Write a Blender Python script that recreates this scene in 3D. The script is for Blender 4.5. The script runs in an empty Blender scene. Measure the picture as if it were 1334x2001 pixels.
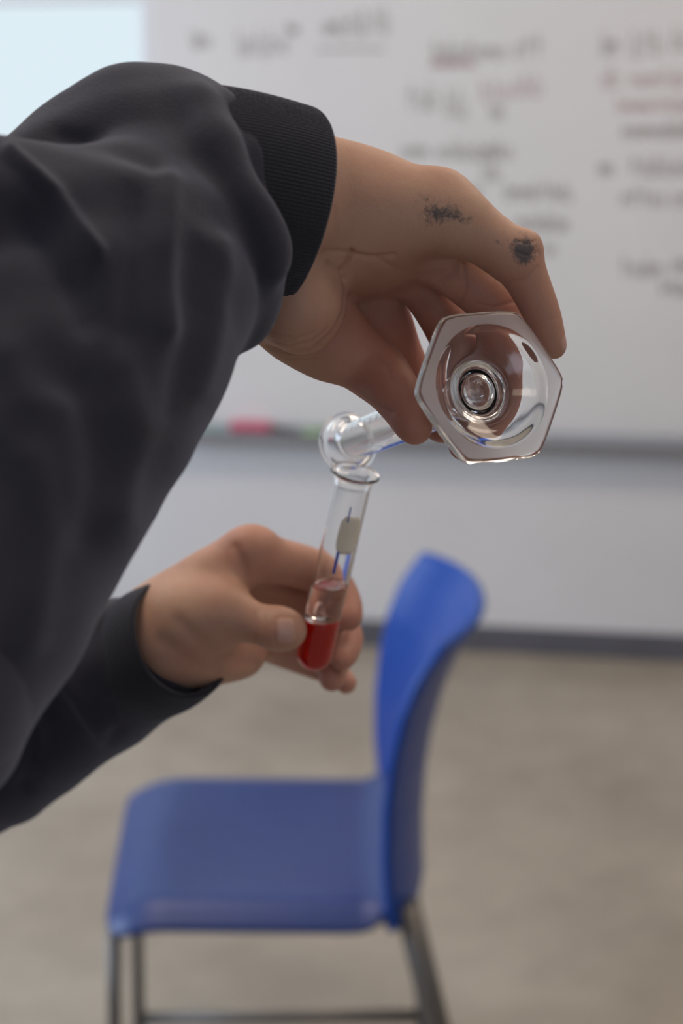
import bpy, bmesh, math, random
import numpy as np
from mathutils import Vector, Matrix

# ------------------------------------------------------------------ camera, world, light, exposure
SC = bpy.context.scene
COL = SC.collection
F = 2779.0                      # focal length in pixels of the 1334 px wide frame
CX, CY = 667.0, 1000.5
CAMH, PITCH = 1.43, math.radians(15)
cd = bpy.data.cameras.new('camera'); cam = bpy.data.objects.new('camera', cd); COL.objects.link(cam)
cam.location = (0, 0, CAMH); cam.rotation_euler = (math.radians(90) - PITCH, 0, 0)
cd.sensor_fit = 'HORIZONTAL'; cd.sensor_width = 24.0; cd.lens = 24.0 * F / 1334.0
cd.clip_start = 0.02; cd.clip_end = 60
cd.dof.use_dof = True; cd.dof.focus_distance = 0.560; cd.dof.aperture_fstop = 6.0
SC.camera = cam
SC.view_settings.view_transform = 'Standard'; SC.view_settings.look = 'None'
SC.view_settings.gamma = 1.0; SC.view_settings.exposure = 0.0
SC.view_settings.use_curve_mapping = False
try:
    SC.cycles.use_denoising = True
    SC.cycles.max_bounces = 40; SC.cycles.transmission_bounces = 40; SC.cycles.glossy_bounces = 12; SC.cycles.diffuse_bounces = 5; SC.cycles.transparent_max_bounces = 12
except Exception: pass

W = bpy.data.worlds.new('world'); SC.world = W; W.use_nodes = True
bgn = W.node_tree.nodes['Background']; bgn.inputs[0].default_value = (0.80, 0.93, 1.0, 1); bgn.inputs[1].default_value = .92

def area(name, loc, size, rot, power, color, portal=False):
    l = bpy.data.lights.new(name, 'AREA'); l.shape = 'RECTANGLE'; l.size, l.size_y = size
    l.energy = power; l.color = color
    if portal: l.cycles.is_portal = True
    o = bpy.data.objects.new(name, l); COL.objects.link(o); o.location = loc; o.rotation_euler = rot
    return o
R90 = math.pi / 2
WARM = (1.0, 0.82, 0.65)
LAMPS = [(-0.9, 2.55, 17), (1.1, 2.35, 17), (-0.9, 0.9, 12), (1.3, 0.7, 10), (0.2, -1.5, 5)]
CEIL = 2.75
for lx, ly, lp in LAMPS:
    area('ceiling_lamp_light', (lx, ly, CEIL - 0.055), (1.1, 0.55), (0, 0, 0), lp, WARM)
# daylight entering the left wall's window, then an added fill behind the camera
area('daylight_left', (-3.02, 1.7, 1.6), (1.5, 3.0), (0, -R90, 0), 78, (0.62, 0.76, 1.0))
area('rear_fill', (0.7, -2.97, 1.65), (1.7, 1.1), (-R90, 0, 0), 34, (0.66, 0.78, 1.0))

# ------------------------------------------------------------------ generic helpers
CAML = np.array([0, 0, CAMH]); cp, sp = math.cos(PITCH), math.sin(PITCH)
def c2w(p):                                  # camera metric (right, up, away) -> world
    p = np.asarray(p, float); x, y, d = p[..., 0], p[..., 1], p[..., 2]
    return np.stack([x, d * cp + y * sp, CAMH - d * sp + y * cp], -1)
def w2c(p):
    p = np.asarray(p, float) - CAML
    return np.stack([p[..., 0], p[..., 1] * sp + p[..., 2] * cp, p[..., 1] * cp - p[..., 2] * sp], -1)
def PC(px, py, d): return np.array([(px - CX) / F * d, -(py - CY) / F * d, d])
def PW(px, py, d): return Vector(c2w(PC(px, py, d)))

def link(name, me, mats, parent=None, smooth=True):
    o = bpy.data.objects.new(name, me); COL.objects.link(o)
    for m in (mats if isinstance(mats, (list, tuple)) else [mats]): me.materials.append(m)
    if parent is not None: o.parent = parent
    if smooth and len(me.polygons): me.polygons.foreach_set('use_smooth', [True] * len(me.polygons))
    return o
def mesh(name, vs, fs, mats, parent=None, smooth=True, midx=None):
    me = bpy.data.meshes.new(name); me.from_pydata([tuple(v) for v in vs], [], [tuple(f) for f in fs]); me.update()
    o = link(name, me, mats, parent, smooth)
    if midx is not None: me.polygons.foreach_set('material_index', [int(i) for i in midx])
    return o
def tag(o, label=None, cat=None, group=None, kind=None):
    if label: o['label'] = label
    if cat: o['category'] = cat
    if group: o['group'] = group
    if kind: o['kind'] = kind
    return o
def empty(name, loc=(0, 0, 0)):
    o = bpy.data.objects.new(name, None); COL.objects.link(o); o.location = loc; o.empty_display_size = 0.05
    return o
def boxbm(bm, c, s, bev=0.0, rot=None, seg=2):
    r = bmesh.ops.create_cube(bm, size=1.0); vs = r['verts']
    for v in vs: v.co = Vector((v.co.x * s[0], v.co.y * s[1], v.co.z * s[2]))
    if bev > 0:
        es = list({e for v in vs for e in v.link_edges})
        rb = bmesh.ops.bevel(bm, geom=es, offset=bev, segments=seg, affect='EDGES', profile=0.5)
        vs = list({v for f in rb['faces'] for v in f.verts} | {v for v in vs if v.is_valid})
    M = Matrix.Translation(Vector(c)) @ (rot.to_4x4() if rot is not None else Matrix.Identity(4))
    bmesh.ops.transform(bm, matrix=M, verts=[v for v in vs if v.is_valid])
def bmobj(name, bm, mats, parent=None, smooth=False):
    me = bpy.data.meshes.new(name); bm.to_mesh(me); bm.free(); return link(name, me, mats, parent, smooth)
def box(name, c, s, mat, parent=None, bev=0.0, rot=None):
    bm = bmesh.new(); boxbm(bm, c, s, bev, rot); return bmobj(name, bm, mat, parent)
def tube(name, pts, rad, mat, parent=None, n=16, caps=True):
    pts = [Vector(p) for p in pts]; vs = []; fs = []
    rad = rad if isinstance(rad, (list, tuple)) else [rad] * len(pts)
    t0 = (pts[1] - pts[0]).normalized(); up = Vector((0, 0, 1)) if abs(t0.z) < .9 else Vector((1, 0, 0))
    s = t0.cross(up).normalized()
    for i, p in enumerate(pts):
        t = (pts[min(i + 1, len(pts) - 1)] - pts[max(i - 1, 0)]).normalized()
        s = (s - t * s.dot(t)).normalized(); u = t.cross(s)
        for k in range(n):
            a = 2 * math.pi * k / n; vs.append(p + (s * math.cos(a) + u * math.sin(a)) * rad[i])
    for i in range(len(pts) - 1):
        for k in range(n): fs.append((i * n + k, i * n + (k + 1) % n, (i + 1) * n + (k + 1) % n, (i + 1) * n + k))
    if caps: fs.append(tuple(range(n))[::-1]); fs.append(tuple(range((len(pts) - 1) * n, len(pts) * n)))
    return mesh(name, vs, fs, mat, parent)

# ------------------------------------------------------------------ materials
def mat(name, color=(.5, .5, .5), rough=.5, **kw):
    m = bpy.data.materials.new(name); m.use_nodes = True; b = m.node_tree.nodes['Principled BSDF']
    b.inputs['Base Color'].default_value = (*color, 1); b.inputs['Roughness'].default_value = rough
    for k, v in kw.items(): b.inputs[k.replace('_', ' ')].default_value = v
    return m
def N(m, t): return m.node_tree.nodes.new(t)
def L(m, a, b): m.node_tree.links.new(a, b)
def noise_color(m, c1, c2, scale, detail=4, rough=.6, lo=.3, hi=.7, bump=0, bscale=None, bdist=.001):
    nt = m.node_tree; b = nt.nodes['Principled BSDF']
    tc = N(m, 'ShaderNodeTexCoord'); n = N(m, 'ShaderNodeTexNoise'); n.inputs['Scale'].default_value = scale
    n.inputs['Detail'].default_value = detail; n.inputs['Roughness'].default_value = rough; L(m, tc.outputs['Object'], n.inputs['Vector'])
    r = N(m, 'ShaderNodeValToRGB'); r.color_ramp.elements[0].position = lo; r.color_ramp.elements[1].position = hi
    r.color_ramp.elements[0].color = (*c1, 1); r.color_ramp.elements[1].color = (*c2, 1)
    L(m, n.outputs['Fac'], r.inputs['Fac']); L(m, r.outputs['Color'], b.inputs['Base Color'])
    if bump:
        n2 = N(m, 'ShaderNodeTexNoise'); n2.inputs['Scale'].default_value = bscale or scale * 4; n2.inputs['Detail'].default_value = 3
        L(m, tc.outputs['Object'], n2.inputs['Vector'])
        bp = N(m, 'ShaderNodeBump'); bp.inputs['Strength'].default_value = bump; bp.inputs['Distance'].default_value = bdist
        L(m, n2.outputs['Fac'], bp.inputs['Height']); L(m, bp.outputs['Normal'], b.inputs['Normal'])
    return m

M_board = noise_color(mat('whiteboard', rough=.32), (.60, .60, .60), (.66, .66, .66), 1.2)
M_wall = noise_color(mat('wall_paint', rough=.7), (.60, .60, .61), (.66, .66, .67), 1.5, bump=.1, bscale=60)
M_ceil = noise_color(mat('ceiling_paint', rough=.9), (.72, .70, .67), (.76, .74, .71), 2)
M_alu = mat('aluminium', (.28, .28, .30), .45, Metallic=.7)
M_base = noise_color(mat('rubber_baseboard', rough=.6), (.085, .085, .10), (.11, .11, .13), 5)
M_ink1 = mat('marker_ink_grey', (.17, .155, .15), .5)
M_ink2 = mat('marker_ink_red', (.34, .21, .22), .5)
M_pvc = mat('window_frame_white', (.7, .72, .74), .4)
M_glaze = mat('window_glass', (1, 1, 1), .0, Transmission_Weight=1.0, IOR=1.0)
# concrete floor
M_floor = mat('polished_concrete', rough=.42)
def floor_nodes(m):
    b = m.node_tree.nodes['Principled BSDF']; tc = N(m, 'ShaderNodeTexCoord')
    n1 = N(m, 'ShaderNodeTexNoise'); n1.inputs['Scale'].default_value = 1.3; n1.inputs['Detail'].default_value = 5; n1.inputs['Roughness'].default_value = .62
    n2 = N(m, 'ShaderNodeTexNoise'); n2.inputs['Scale'].default_value = 9; n2.inputs['Detail'].default_value = 8
    for n in (n1, n2): L(m, tc.outputs['Object'], n.inputs['Vector'])
    r = N(m, 'ShaderNodeValToRGB'); e = r.color_ramp.elements
    e[0].position = .32; e[0].color = (.295, .255, .205, 1); e[1].position = .66; e[1].color = (.43, .385, .315, 1)
    L(m, n1.outputs['Fac'], r.inputs['Fac'])
    mx = N(m, 'ShaderNodeMix'); mx.data_type = 'RGBA'; mx.blend_type = 'MULTIPLY'; mx.inputs['Factor'].default_value = .30
    L(m, r.outputs['Color'], mx.inputs[6]); L(m, n2.outputs['Fac'], mx.inputs[7])
    L(m, mx.outputs[2], b.inputs['Base Color'])
floor_nodes(M_floor)

M_blue = mat('blue_plastic', (.001, .048, .29), .33, Specular_IOR_Level=.38)
def add_bump(m, scale, strength, dist=.0005, detail=2):
    b = m.node_tree.nodes['Principled BSDF']; tc = N(m, 'ShaderNodeTexCoord'); n = N(m, 'ShaderNodeTexNoise')
    n.inputs['Scale'].default_value = scale; n.inputs['Detail'].default_value = detail; L(m, tc.outputs['Object'], n.inputs['Vector'])
    bp = N(m, 'ShaderNodeBump'); bp.inputs['Strength'].default_value = strength; bp.inputs['Distance'].default_value = dist
    L(m, n.outputs['Fac'], bp.inputs['Height']); L(m, bp.outputs['Normal'], b.inputs['Normal'])
add_bump(M_blue, 300, .15)
M_leg = mat('grey_metal', (.16, .15, .14), .42, Metallic=.6)
M_rubber = mat('black_rubber', (.02, .02, .02), .7)

M_glass = mat('clear_glass', (1, 1, 1), .0, Transmission_Weight=1.0, IOR=1.47)
M_frost = mat('frosted_glass', (.90, .86, .85), .55, Transmission_Weight=.7, IOR=1.47)
M_red = mat('red_liquid', (1.0, .008, .001), .0, Transmission_Weight=.45, IOR=1.34)
M_clear = mat('clear_liquid', (.97, .88, .86), .0, Transmission_Weight=1.0, IOR=1.33)
M_bprint = mat('blue_enamel', (.03, .10, .55), .4)
M_label = noise_color(mat('beige_enamel', rough=.6), (.86, .79, .64), (.90, .84, .70), 300)
M_grad = mat('white_enamel', (.65, .68, .72), .5)

# skin: base tone + flush attribute + ink attribute + nail attribute
M_skin = mat('skin', rough=.52)
def skin_nodes(m):
    b = m.node_tree.nodes['Principled BSDF']; tc = N(m, 'ShaderNodeTexCoord')
    def attr(n):
        a = N(m, 'ShaderNodeAttribute'); a.attribute_name = n; return a.outputs['Fac']
    def noise(s, d=4, r=.6):
        n = N(m, 'ShaderNodeTexNoise'); n.inputs['Scale'].default_value = s; n.inputs['Detail'].default_value = d
        n.inputs['Roughness'].default_value = r; L(m, tc.outputs['Object'], n.inputs['Vector']); return n.outputs['Fac']
    def math_(op, a, bb, clamp=False):
        n = N(m, 'ShaderNodeMath'); n.operation = op; n.use_clamp = clamp
        for i, v in enumerate((a, bb)):
            if isinstance(v, (int, float)): n.inputs[i].default_value = v
            else: L(m, v, n.inputs[i])
        return n.outputs[0]
    def mix(f, c1, c2):
        n = N(m, 'ShaderNodeMix'); n.data_type = 'RGBA'
        if isinstance(f, (int, float)): n.inputs['Factor'].default_value = f
        else: L(m, f, n.inputs['Factor'])
        for i, c in ((6, c1), (7, c2)):
            if isinstance(c, tuple): n.inputs[i].default_value = (*c, 1)
            else: L(m, c, n.inputs[i])
        return n.outputs[2]
    n1 = noise(38, 5)
    f1 = math_('MULTIPLY', math_('SUBTRACT', n1, .35, True), 2.6, True)
    base = mix(f1, (.56, .335, .23), (.49, .265, .185))
    fl = math_('MULTIPLY', attr('flush'), math_('ADD', noise(60, 3), .45), True)
    base = mix(fl, base, (.46, .175, .13))
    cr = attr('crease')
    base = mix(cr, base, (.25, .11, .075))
    base = mix(math_('MULTIPLY', attr('nail'), .45), base, (.66, .45, .40))
    # ink: mask broken up by two noises
    nk = math_('ADD', math_('MULTIPLY', noise(420, 6, .75), .65), math_('MULTIPLY', noise(1500, 3, .7), .35))
    ik = math_('MULTIPLY', math_('SUBTRACT', math_('ADD', math_('MULTIPLY', math_('SUBTRACT', nk, .5), 4.0), attr('ink')), .50), 1.5, True)
    ik = math_('MULTIPLY', ik, .84)
    base = mix(ik, base, (.028, .045, .06))
    L(m, base, b.inputs['Base Color'])
    b.inputs['Subsurface Weight'].default_value = .22
    b.inputs['Subsurface Radius'].default_value = (1.0, .35, .18); b.inputs['Subsurface Scale'].default_value = .006
    rr = math_('SUBTRACT', .56, math_('MULTIPLY', attr('nail'), .28)); L(m, rr, b.inputs['Roughness'])
    v = N(m, 'ShaderNodeTexVoronoi'); v.inputs['Scale'].default_value = 1100; L(m, tc.outputs['Object'], v.inputs['Vector'])
    h = math_('ADD', math_('MULTIPLY', v.outputs['Distance'], .4), math_('MULTIPLY', noise(260, 4), 1.3))
    bp = N(m, 'ShaderNodeBump'); bp.inputs['Strength'].default_value = .20; bp.inputs['Distance'].default_value = .0006
    L(m, h, bp.inputs['Height']); L(m, bp.outputs['Normal'], b.inputs['Normal'])
skin_nodes(M_skin)

M_cloth = mat('charcoal_sweatshirt', rough=.92)
def cloth_nodes(m, c1, c2, scale=1400):
    noise_color(m, c1, c2, 26, 4)
    b = m.node_tree.nodes['Principled BSDF']; tc = N(m, 'ShaderNodeTexCoord')
    mp = N(m, 'ShaderNodeMapping'); mp.inputs['Rotation'].default_value = (.3, .5, .7); L(m, tc.outputs['Object'], mp.inputs['Vector'])
    w = N(m, 'ShaderNodeTexWave'); w.inputs['Scale'].default_value = scale * .32; w.inputs['Distortion'].default_value = 1.5; w.inputs['Detail'].default_value = 2
    L(m, mp.outputs[0], w.inputs['Vector'])
    n = N(m, 'ShaderNodeTexNoise'); n.inputs['Scale'].default_value = scale; L(m, tc.outputs['Object'], n.inputs['Vector'])
    a = N(m, 'ShaderNodeMath'); a.operation = 'ADD'; a.inputs[0].default_value = 0; L(m, n.outputs['Fac'], a.inputs[1])
    bp = N(m, 'ShaderNodeBump'); bp.inputs['Strength'].default_value = .8; bp.inputs['Distance'].default_value = .0005
    L(m, a.outputs[0], bp.inputs['Height']); L(m, bp.outputs['Normal'], b.inputs['Normal'])
    b.inputs['Sheen Weight'].default_value = .28; b.inputs['Sheen Roughness'].default_value = .5
    b.inputs['Sheen Tint'].default_value = (.75, .8, 1, 1); b.inputs['Specular IOR Level'].default_value = .25
cloth_nodes(M_cloth, (.030, .030, .041), (.046, .044, .057))
M_cuff = mat('rib_knit_cuff', rough=.92); cloth_nodes(M_cuff, (.022, .022, .027), (.030, .030, .036), 1200)
M_jeans = noise_color(mat('dark_trousers', rough=.9), (.02, .025, .04), (.03, .035, .055), 60)
M_hair = noise_color(mat('brown_hair', rough=.7), (.04, .025, .015), (.08, .05, .03), 80, bump=.8, bscale=200, bdist=.004)
M_shoe = mat('black_shoe', (.03, .03, .03), .6)

# ------------------------------------------------------------------ room
def floor_hit(px, py):
    x = (px - CX) / F; y = -(py - CY) / F; r = np.array([x, cp + y * sp, -sp + y * cp]); return CAML + r * (-CAMH / r[2])
WA = floor_hit(700, 1260); WB = floor_hit(1334, 1292)
WU = (WB - WA) / np.linalg.norm(WB - WA); WN = np.array([-WU[1], WU[0], 0.])     # WN points away from the camera
def on_wall(px, py):                       # where the line of sight meets the back wall: (distance along it, height)
    x = (px - CX) / F; y = -(py - CY) / F; r = np.array([x, cp + y * sp, -sp + y * cp])
    t = ((WA - CAML) @ WN) / (r @ WN); p = CAML + r * t; return float((p - WA) @ WU), float(p[2])
WROT = Matrix.Rotation(math.atan2(WU[1], WU[0]), 3, 'Z')
def wp(u, off, z): return Vector(WA + WU * u - WN * off + np.array([0, 0, z]))     # off > 0: in front of the wall
def wbox(name, u0, u1, o0, o1, z0, z1, m, parent=None, bev=0.0):
    return box(name, wp((u0 + u1) / 2, (o0 + o1) / 2, (z0 + z1) / 2), (u1 - u0, abs(o1 - o0), z1 - z0), m, parent, bev, WROT)
def struct(o): o['kind'] = 'structure'; return o

struct(box('floor', (0.5, 0.9, -0.05), (8.4, 8.6, 0.1), M_floor))
struct(box('ceiling', (0.5, 0.9, CEIL + .05), (8.4, 8.6, 0.1), M_ceil))
# back wall with a window opening on its left
WU0, WU1, WZ0, WZ1 = -2.35, -0.575, 0.95, 2.35
bm = bmesh.new()
def wb(u0, u1, z0, z1): boxbm(bm, wp((u0 + u1) / 2, -0.075, (z0 + z1) / 2), (u1 - u0, .15, z1 - z0), 0, WROT)
wb(WU1, 4.6, 0, CEIL); wb(WU0, WU1, 0, WZ0); wb(WU0, WU1, WZ1, CEIL); wb(-3.3, WU0, 0, CEIL)
struct(bmobj('wall_back', bm, M_wall))
bm = bmesh.new()
fr = .035
for a in ((WU0, WU1, WZ0, WZ0 + fr), (WU0, WU1, WZ1 - fr, WZ1), (WU0, WU0 + fr, WZ0, WZ1), (WU1 - fr * .4, WU1, WZ0, WZ1),
          (WU0, WU1, 1.758, 1.80), (-1.5, -1.46, WZ0, WZ1)):
    boxbm(bm, wp((a[0] + a[1]) / 2, -.05, (a[2] + a[3]) / 2), (a[1] - a[0], .06, a[3] - a[2]), .004, WROT)
wf = struct(bmobj('window_1', bm, M_pvc))
wbox('window_pane', WU0, WU1, -.052, -.056, WZ0, WZ1, M_glaze, wf)
# left wall, with the daylight window
bm = bmesh.new()
for c, s in (((-3.12, -2.0, CEIL / 2), (.15, 4.2, CEIL)), ((-3.12, 4.05, CEIL / 2), (.15, 1.5, CEIL)),
             ((-3.12, 1.7, .42), (.15, 3.2, .84)), ((-3.12, 1.7, 2.56), (.15, 3.2, .38))): boxbm(bm, c, s)
struct(bmobj('wall_left', bm, M_wall))
bm = bmesh.new()
for yy in (.12, 1.7, 3.28): boxbm(bm, (-3.10, yy, 1.6), (.06, .05, 1.53), .004)
for zz in (.86, 2.35): boxbm(bm, (-3.10, 1.7, zz), (.06, 3.2, .05), .004)
struct(bmobj('window_2', bm, M_pvc))
struct(box('wall_right', (4.55, 0.9, CEIL / 2), (.15, 8.6, CEIL), M_wall))
struct(box('wall_rear', (0.5, -3.12, CEIL / 2), (8.4, .15, CEIL), noise_color(mat('grey_paint', rough=.8), (.30, .29, .28), (.34, .33, .32), 2)))
struct(wbox('baseboard_back', -3.2, 4.4, 0.0, .009, 0.0, .078, M_base, bev=.002))

# ceiling lamps
for (lx, ly, lp), wh in zip(LAMPS, ('above the window end of the whiteboard', 'above the right part of the whiteboard', 'over the person in the sweatshirt', 'over the open floor to the right', 'nearest the rear wall')):
    t = empty('ceiling_lamp', (lx, ly, CEIL)); tag(t, 'flat ceiling lamp ' + wh, 'lamp', 'ceiling lamps')
    box('housing', (0, 0, -.02), (1.16, .61, .04), M_pvc, t, .006)

# ------------------------------------------------------------------ whiteboard, its writing, tray and what lies on it
BU0 = on_wall(298, 60)[0]; BZ0 = .640
wbt = empty('whiteboard', wp(1.2, 0, BZ0)); tag(wbt, 'large white wall board covered in faded handwritten notes above the marker tray', 'whiteboard')
def wchild(o):                              # parent keeping place
    o.parent = wbt; o.matrix_parent_inverse = Matrix.Translation(-Vector(wbt.location)); return o
wchild(wbox('board', BU0, 3.6, 0.001, .016, BZ0, 2.3, M_board, bev=.002))
rng = random.Random(5)
def scribble(px0, px1, py, h, m, name='writing', dens=1.0, w=.0034):
    u0, z = on_wall(px0, py); u1 = on_wall(px1, py)[0]
    hh = h / 690.0; vs = []; fs = []
    def stroke(pts):
        for a, b in zip(pts[:-1], pts[1:]):
            dx, dz = b[0] - a[0], b[1] - a[1]; l = math.hypot(dx, dz) or 1e-6; nx, nz = -dz / l * w / 2, dx / l * w / 2
            ex, ez = dx / l * w * .3, dz / l * w * .3; k = len(vs)
            for (x, zz) in ((a[0] - ex + nx, a[1] - ez + nz), (a[0] - ex - nx, a[1] - ez - nz), (b[0] + ex - nx, b[1] + ez - nz), (b[0] + ex + nx, b[1] + ez + nz)):
                vs.append(wp(x, .0165 + rng.random() * .0004, zz))
            fs.append((k, k + 1, k + 2, k + 3))
    x = u0
    while x < u1 - .004:
        lw = hh * rng.uniform(.42, .62) / dens; kind = rng.randrange(6); yb = z - hh / 2; r = lambda a: rng.uniform(-a, a) * hh * .07
        def arc(cx, cz, rx, rz, a0, a1, n=9): return [(cx + rx * math.cos(math.radians(a0 + (a1 - a0) * i / n)), cz + rz * math.sin(math.radians(a0 + (a1 - a0) * i / n))) for i in range(n + 1)]
        mid = x + lw * .45
        if kind == 0: stroke(arc(mid, yb + hh * .3, lw * .38, hh * .3, 0, 360, 12))
        elif kind == 1: stroke([(x + lw * .1, yb), (x + lw * .1 + r(1), yb + hh)]); stroke(arc(x + lw * .4, yb + hh * .3, lw * .32, hh * .28, 150, -150))
        elif kind == 2: stroke([(mid, yb), (mid + r(1), yb + hh)]); stroke([(x, yb + hh * .62), (x + lw * .85, yb + hh * .66)])
        elif kind == 3: stroke(arc(x + lw * .25, yb + hh * .3, lw * .2, hh * .3, 180, 0)); stroke(arc(x + lw * .62, yb + hh * .3, lw * .2, hh * .3, 180, 0)); stroke([(x + lw * .05, yb), (x + lw * .05, yb + hh * .6)]); stroke([(x + lw * .82, yb), (x + lw * .82, yb + hh * .3)])
        elif kind == 4: stroke(arc(mid, yb + hh * .3, lw * .36, hh * .3, 20, 330)); stroke([(x + lw * .1, yb + hh * .32), (x + lw * .8, yb + hh * .34)])
        else: stroke([(x + lw * .1, yb + hh), (x + lw * .15, yb), (x + lw * .75, yb + r(1))]); stroke([(x + lw * .75, yb + hh * .6), (x + lw * .75, yb - hh * .2)])
        x += lw
    wchild(mesh(name, vs, fs, m, smooth=False))
G, Rr = M_ink1, M_ink2
for a in ((376, 408, 76, 30, G), (466, 560, 82, 42, G), (560, 584, 56, 20, G), (632, 700, 50, 34, G), (706, 762, 42, 44, G),
          (846, 905, 96, 34, G), (912, 976, 98, 34, G), (1004, 1056, 92, 38, G), (842, 930, 122, 16, Rr),
          (1176, 1208, 86, 38, G), (1232, 1288, 84, 42, G), (1312, 1390, 76, 40, G),
          (792, 840, 190, 44, G), (872, 906, 200, 50, G), (940, 988, 176, 36, Rr), (1000, 1060, 166, 40, Rr), (958, 986, 214, 26, G),
          (1176, 1204, 150, 38, Rr), (1232, 1400, 152, 34, Rr), (1206, 1400, 204, 26, Rr), (1214, 1380, 252, 30, G),
          (784, 826, 292, 34, G), (852, 996, 292, 32, G), (942, 968, 332, 34, G), (906, 944, 374, 26, G),
          (988, 1120, 372, 32, G), (1010, 1108, 432, 30, G), (1060, 1084, 482, 24, G),
          (1170, 1200, 326, 30, G), (1228, 1400, 322, 32, G), (1214, 1290, 384, 32, G), (1312, 1380, 384, 34, G),
          (1210, 1282, 520, 34, G), (1310, 1400, 512, 34, G), (1290, 1400, 560, 22, G)):
    scribble(*a[:4], a[4], dens=1.15)
u0, z0 = on_wall(620, 98); u1 = on_wall(752, 98)[0]
wchild(wbox('writing', u0, u1, .0163, .0168, z0 - .0025, z0 + .0025, G))
TZ = .628
tr = empty('marker_tray', wp(1.2, 0, TZ)); tag(tr, 'long grey metal marker tray under the whiteboard', 'tray')
def tchild(o): o.parent = tr; o.matrix_parent_inverse = Matrix.Translation(-Vector(tr.location)); return o
tchild(wbox('shelf', BU0, 3.6, 0.0, .075, TZ - .020, TZ - .012, M_alu, bev=.002))
tchild(wbox('front_lip', BU0, 3.6, .070, .077, TZ - .022, TZ + .004, M_alu, bev=.002))
TT = TZ - .0118
def marker(px, ln, m, label, capm, yaw=0.06):
    u = on_wall(px, 815)[0]; p = wp(u, .035, TT + .0085)
    t = empty('marker', p); t.rotation_euler = (0, 0, math.atan2(WU[1], WU[0]) + yaw); tag(t, label, 'marker')
    tube('barrel', [(-ln / 2, 0, 0), (-ln * .48, 0, 0), (ln * .22, 0, 0)], [.0075, .0085, .0085], M_pvc if m is None else m, t, 14)
    tube('cap', [(ln * .22, 0, 0), (ln * .46, 0, 0), (ln / 2, 0, 0)], [.0088, .0085, .006], capm, t, 14)
c_red = mat('red_felt', (.42, .05, .11), .6); c_pink = mat('red_plastic', (.50, .07, .14), .45)
c_green = mat('green_plastic', (.28, .55, .13), .5); c_teal = mat('teal_plastic', (.25, .45, .42), .5); c_dark = mat('dark_plastic', (.06, .065, .08), .5)
e = empty('eraser', wp(on_wall(494, 815)[0], .036, TT)); e.rotation_euler = (0, 0, math.atan2(WU[1], WU[0]))
tag(e, 'dark red board eraser on the marker tray behind the forearm', 'eraser')
box('felt_pad', (0, 0, .009), (.115, .048, .018), c_red, e, .003); box('grip', (0, 0, .027), (.112, .044, .018), c_pink, e, .005)
marker(420, .12, c_teal, 'teal marker on the tray just left of the red eraser', c_teal)
marker(562, .105, c_dark, 'dark marker on the tray next to the red eraser', c_dark, -.1)
marker(632, .11, c_green, 'light green marker on the tray behind the glass spout', c_green)
marker(728, .12, c_dark, 'dark capped marker on the tray behind the raised glass cylinder', c_dark, .1)

# ------------------------------------------------------------------ blue chair
ch = empty('chair', (-.12, 1.84, 0)); tag(ch, 'blue plastic chair with curved backrest and grey metal legs', 'chair')
CHO = Vector(ch.location)
def grid_shell(name, fn, nu, nv, th, m, parent):
    """surface fn(u,v) in [-1,1]^2 thickened by th along its normal"""
    P = np.array([[fn(-1 + 2 * i / nu, -1 + 2 * j / nv) for j in range(nv + 1)] for i in range(nu + 1)], float)
    du = np.gradient(P, axis=0); dv = np.gradient(P, axis=1); n = np.cross(du, dv); n /= np.linalg.norm(n, axis=2, keepdims=True) + 1e-12
    A = (P + n * th / 2).reshape(-1, 3); B = (P - n * th / 2).reshape(-1, 3); k = len(A); fs = []
    I = lambda i, j: i * (nv + 1) + j
    for i in range(nu):
        for j in range(nv):
            fs.append((I(i, j), I(i + 1, j), I(i + 1, j + 1), I(i, j + 1))); fs.append((k + I(i, j), k + I(i, j + 1), k + I(i + 1, j + 1), k + I(i + 1, j)))
    br = [I(i, 0) for i in range(nu)] + [I(nu, j) for j in range(nv)] + [I(i, nv) for i in range(nu, 0, -1)] + [I(0, j) for j in range(nv, 0, -1)]
    for a, b in zip(br, br[1:] + br[:1]): fs.append((b, a, k + a, k + b))
    vs = np.concatenate([A, B]); o = mesh(name, vs, fs, m, parent)
    bv = o.modifiers.new('bevel', 'BEVEL'); bv.width = th * .42; bv.segments = 3; bv.limit_method = 'ANGLE'; bv.angle_limit = math.radians(50)
    return o
def squircle(u, v, k=.35):                 # keeps the square, rounds its corners
    m = max(abs(u), abs(v)); 
    if m < 1e-9: return 0, 0
    p = 11.0; s = m / ((abs(u) ** p + abs(v) ** p) ** (1 / p)); return u * s, v * s
def seat_fn(u, v):                          # u: -1 front (left) .. 1 back, v: across
    a, b = squircle(u, v)
    x = -.125 + a * .197 - .014 * max(0, -a) * b; y = 1.845 + b * .213 - .004 * a
    z = .452
    z -= .030 * max(0, (-a - .55) / .45) ** 2 + .012 * max(0, -a - .8) * 5 * .4   # waterfall front
    z -= .012 * max(0, 1 - (b / .8) ** 2) * max(0, 1 - ((a - .1) / .8) ** 2)
    z -= .022 * max(0, (abs(b) - .82) / .18) ** 2
    z += .020 * max(0, (a - .75) / .25) ** 2
    return (x - CHO.x, y - CHO.y, z)
M_seat = noise_color(mat('blue_plastic_baked_sheen', rough=.36), (.009, .029, .140), (.012, .034, .158), 7)  # chair's blue made greyer and darker; the seat's reflected light is in the colour
grid_shell('seat', seat_fn, 40, 40, .012, M_seat, ch)
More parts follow.
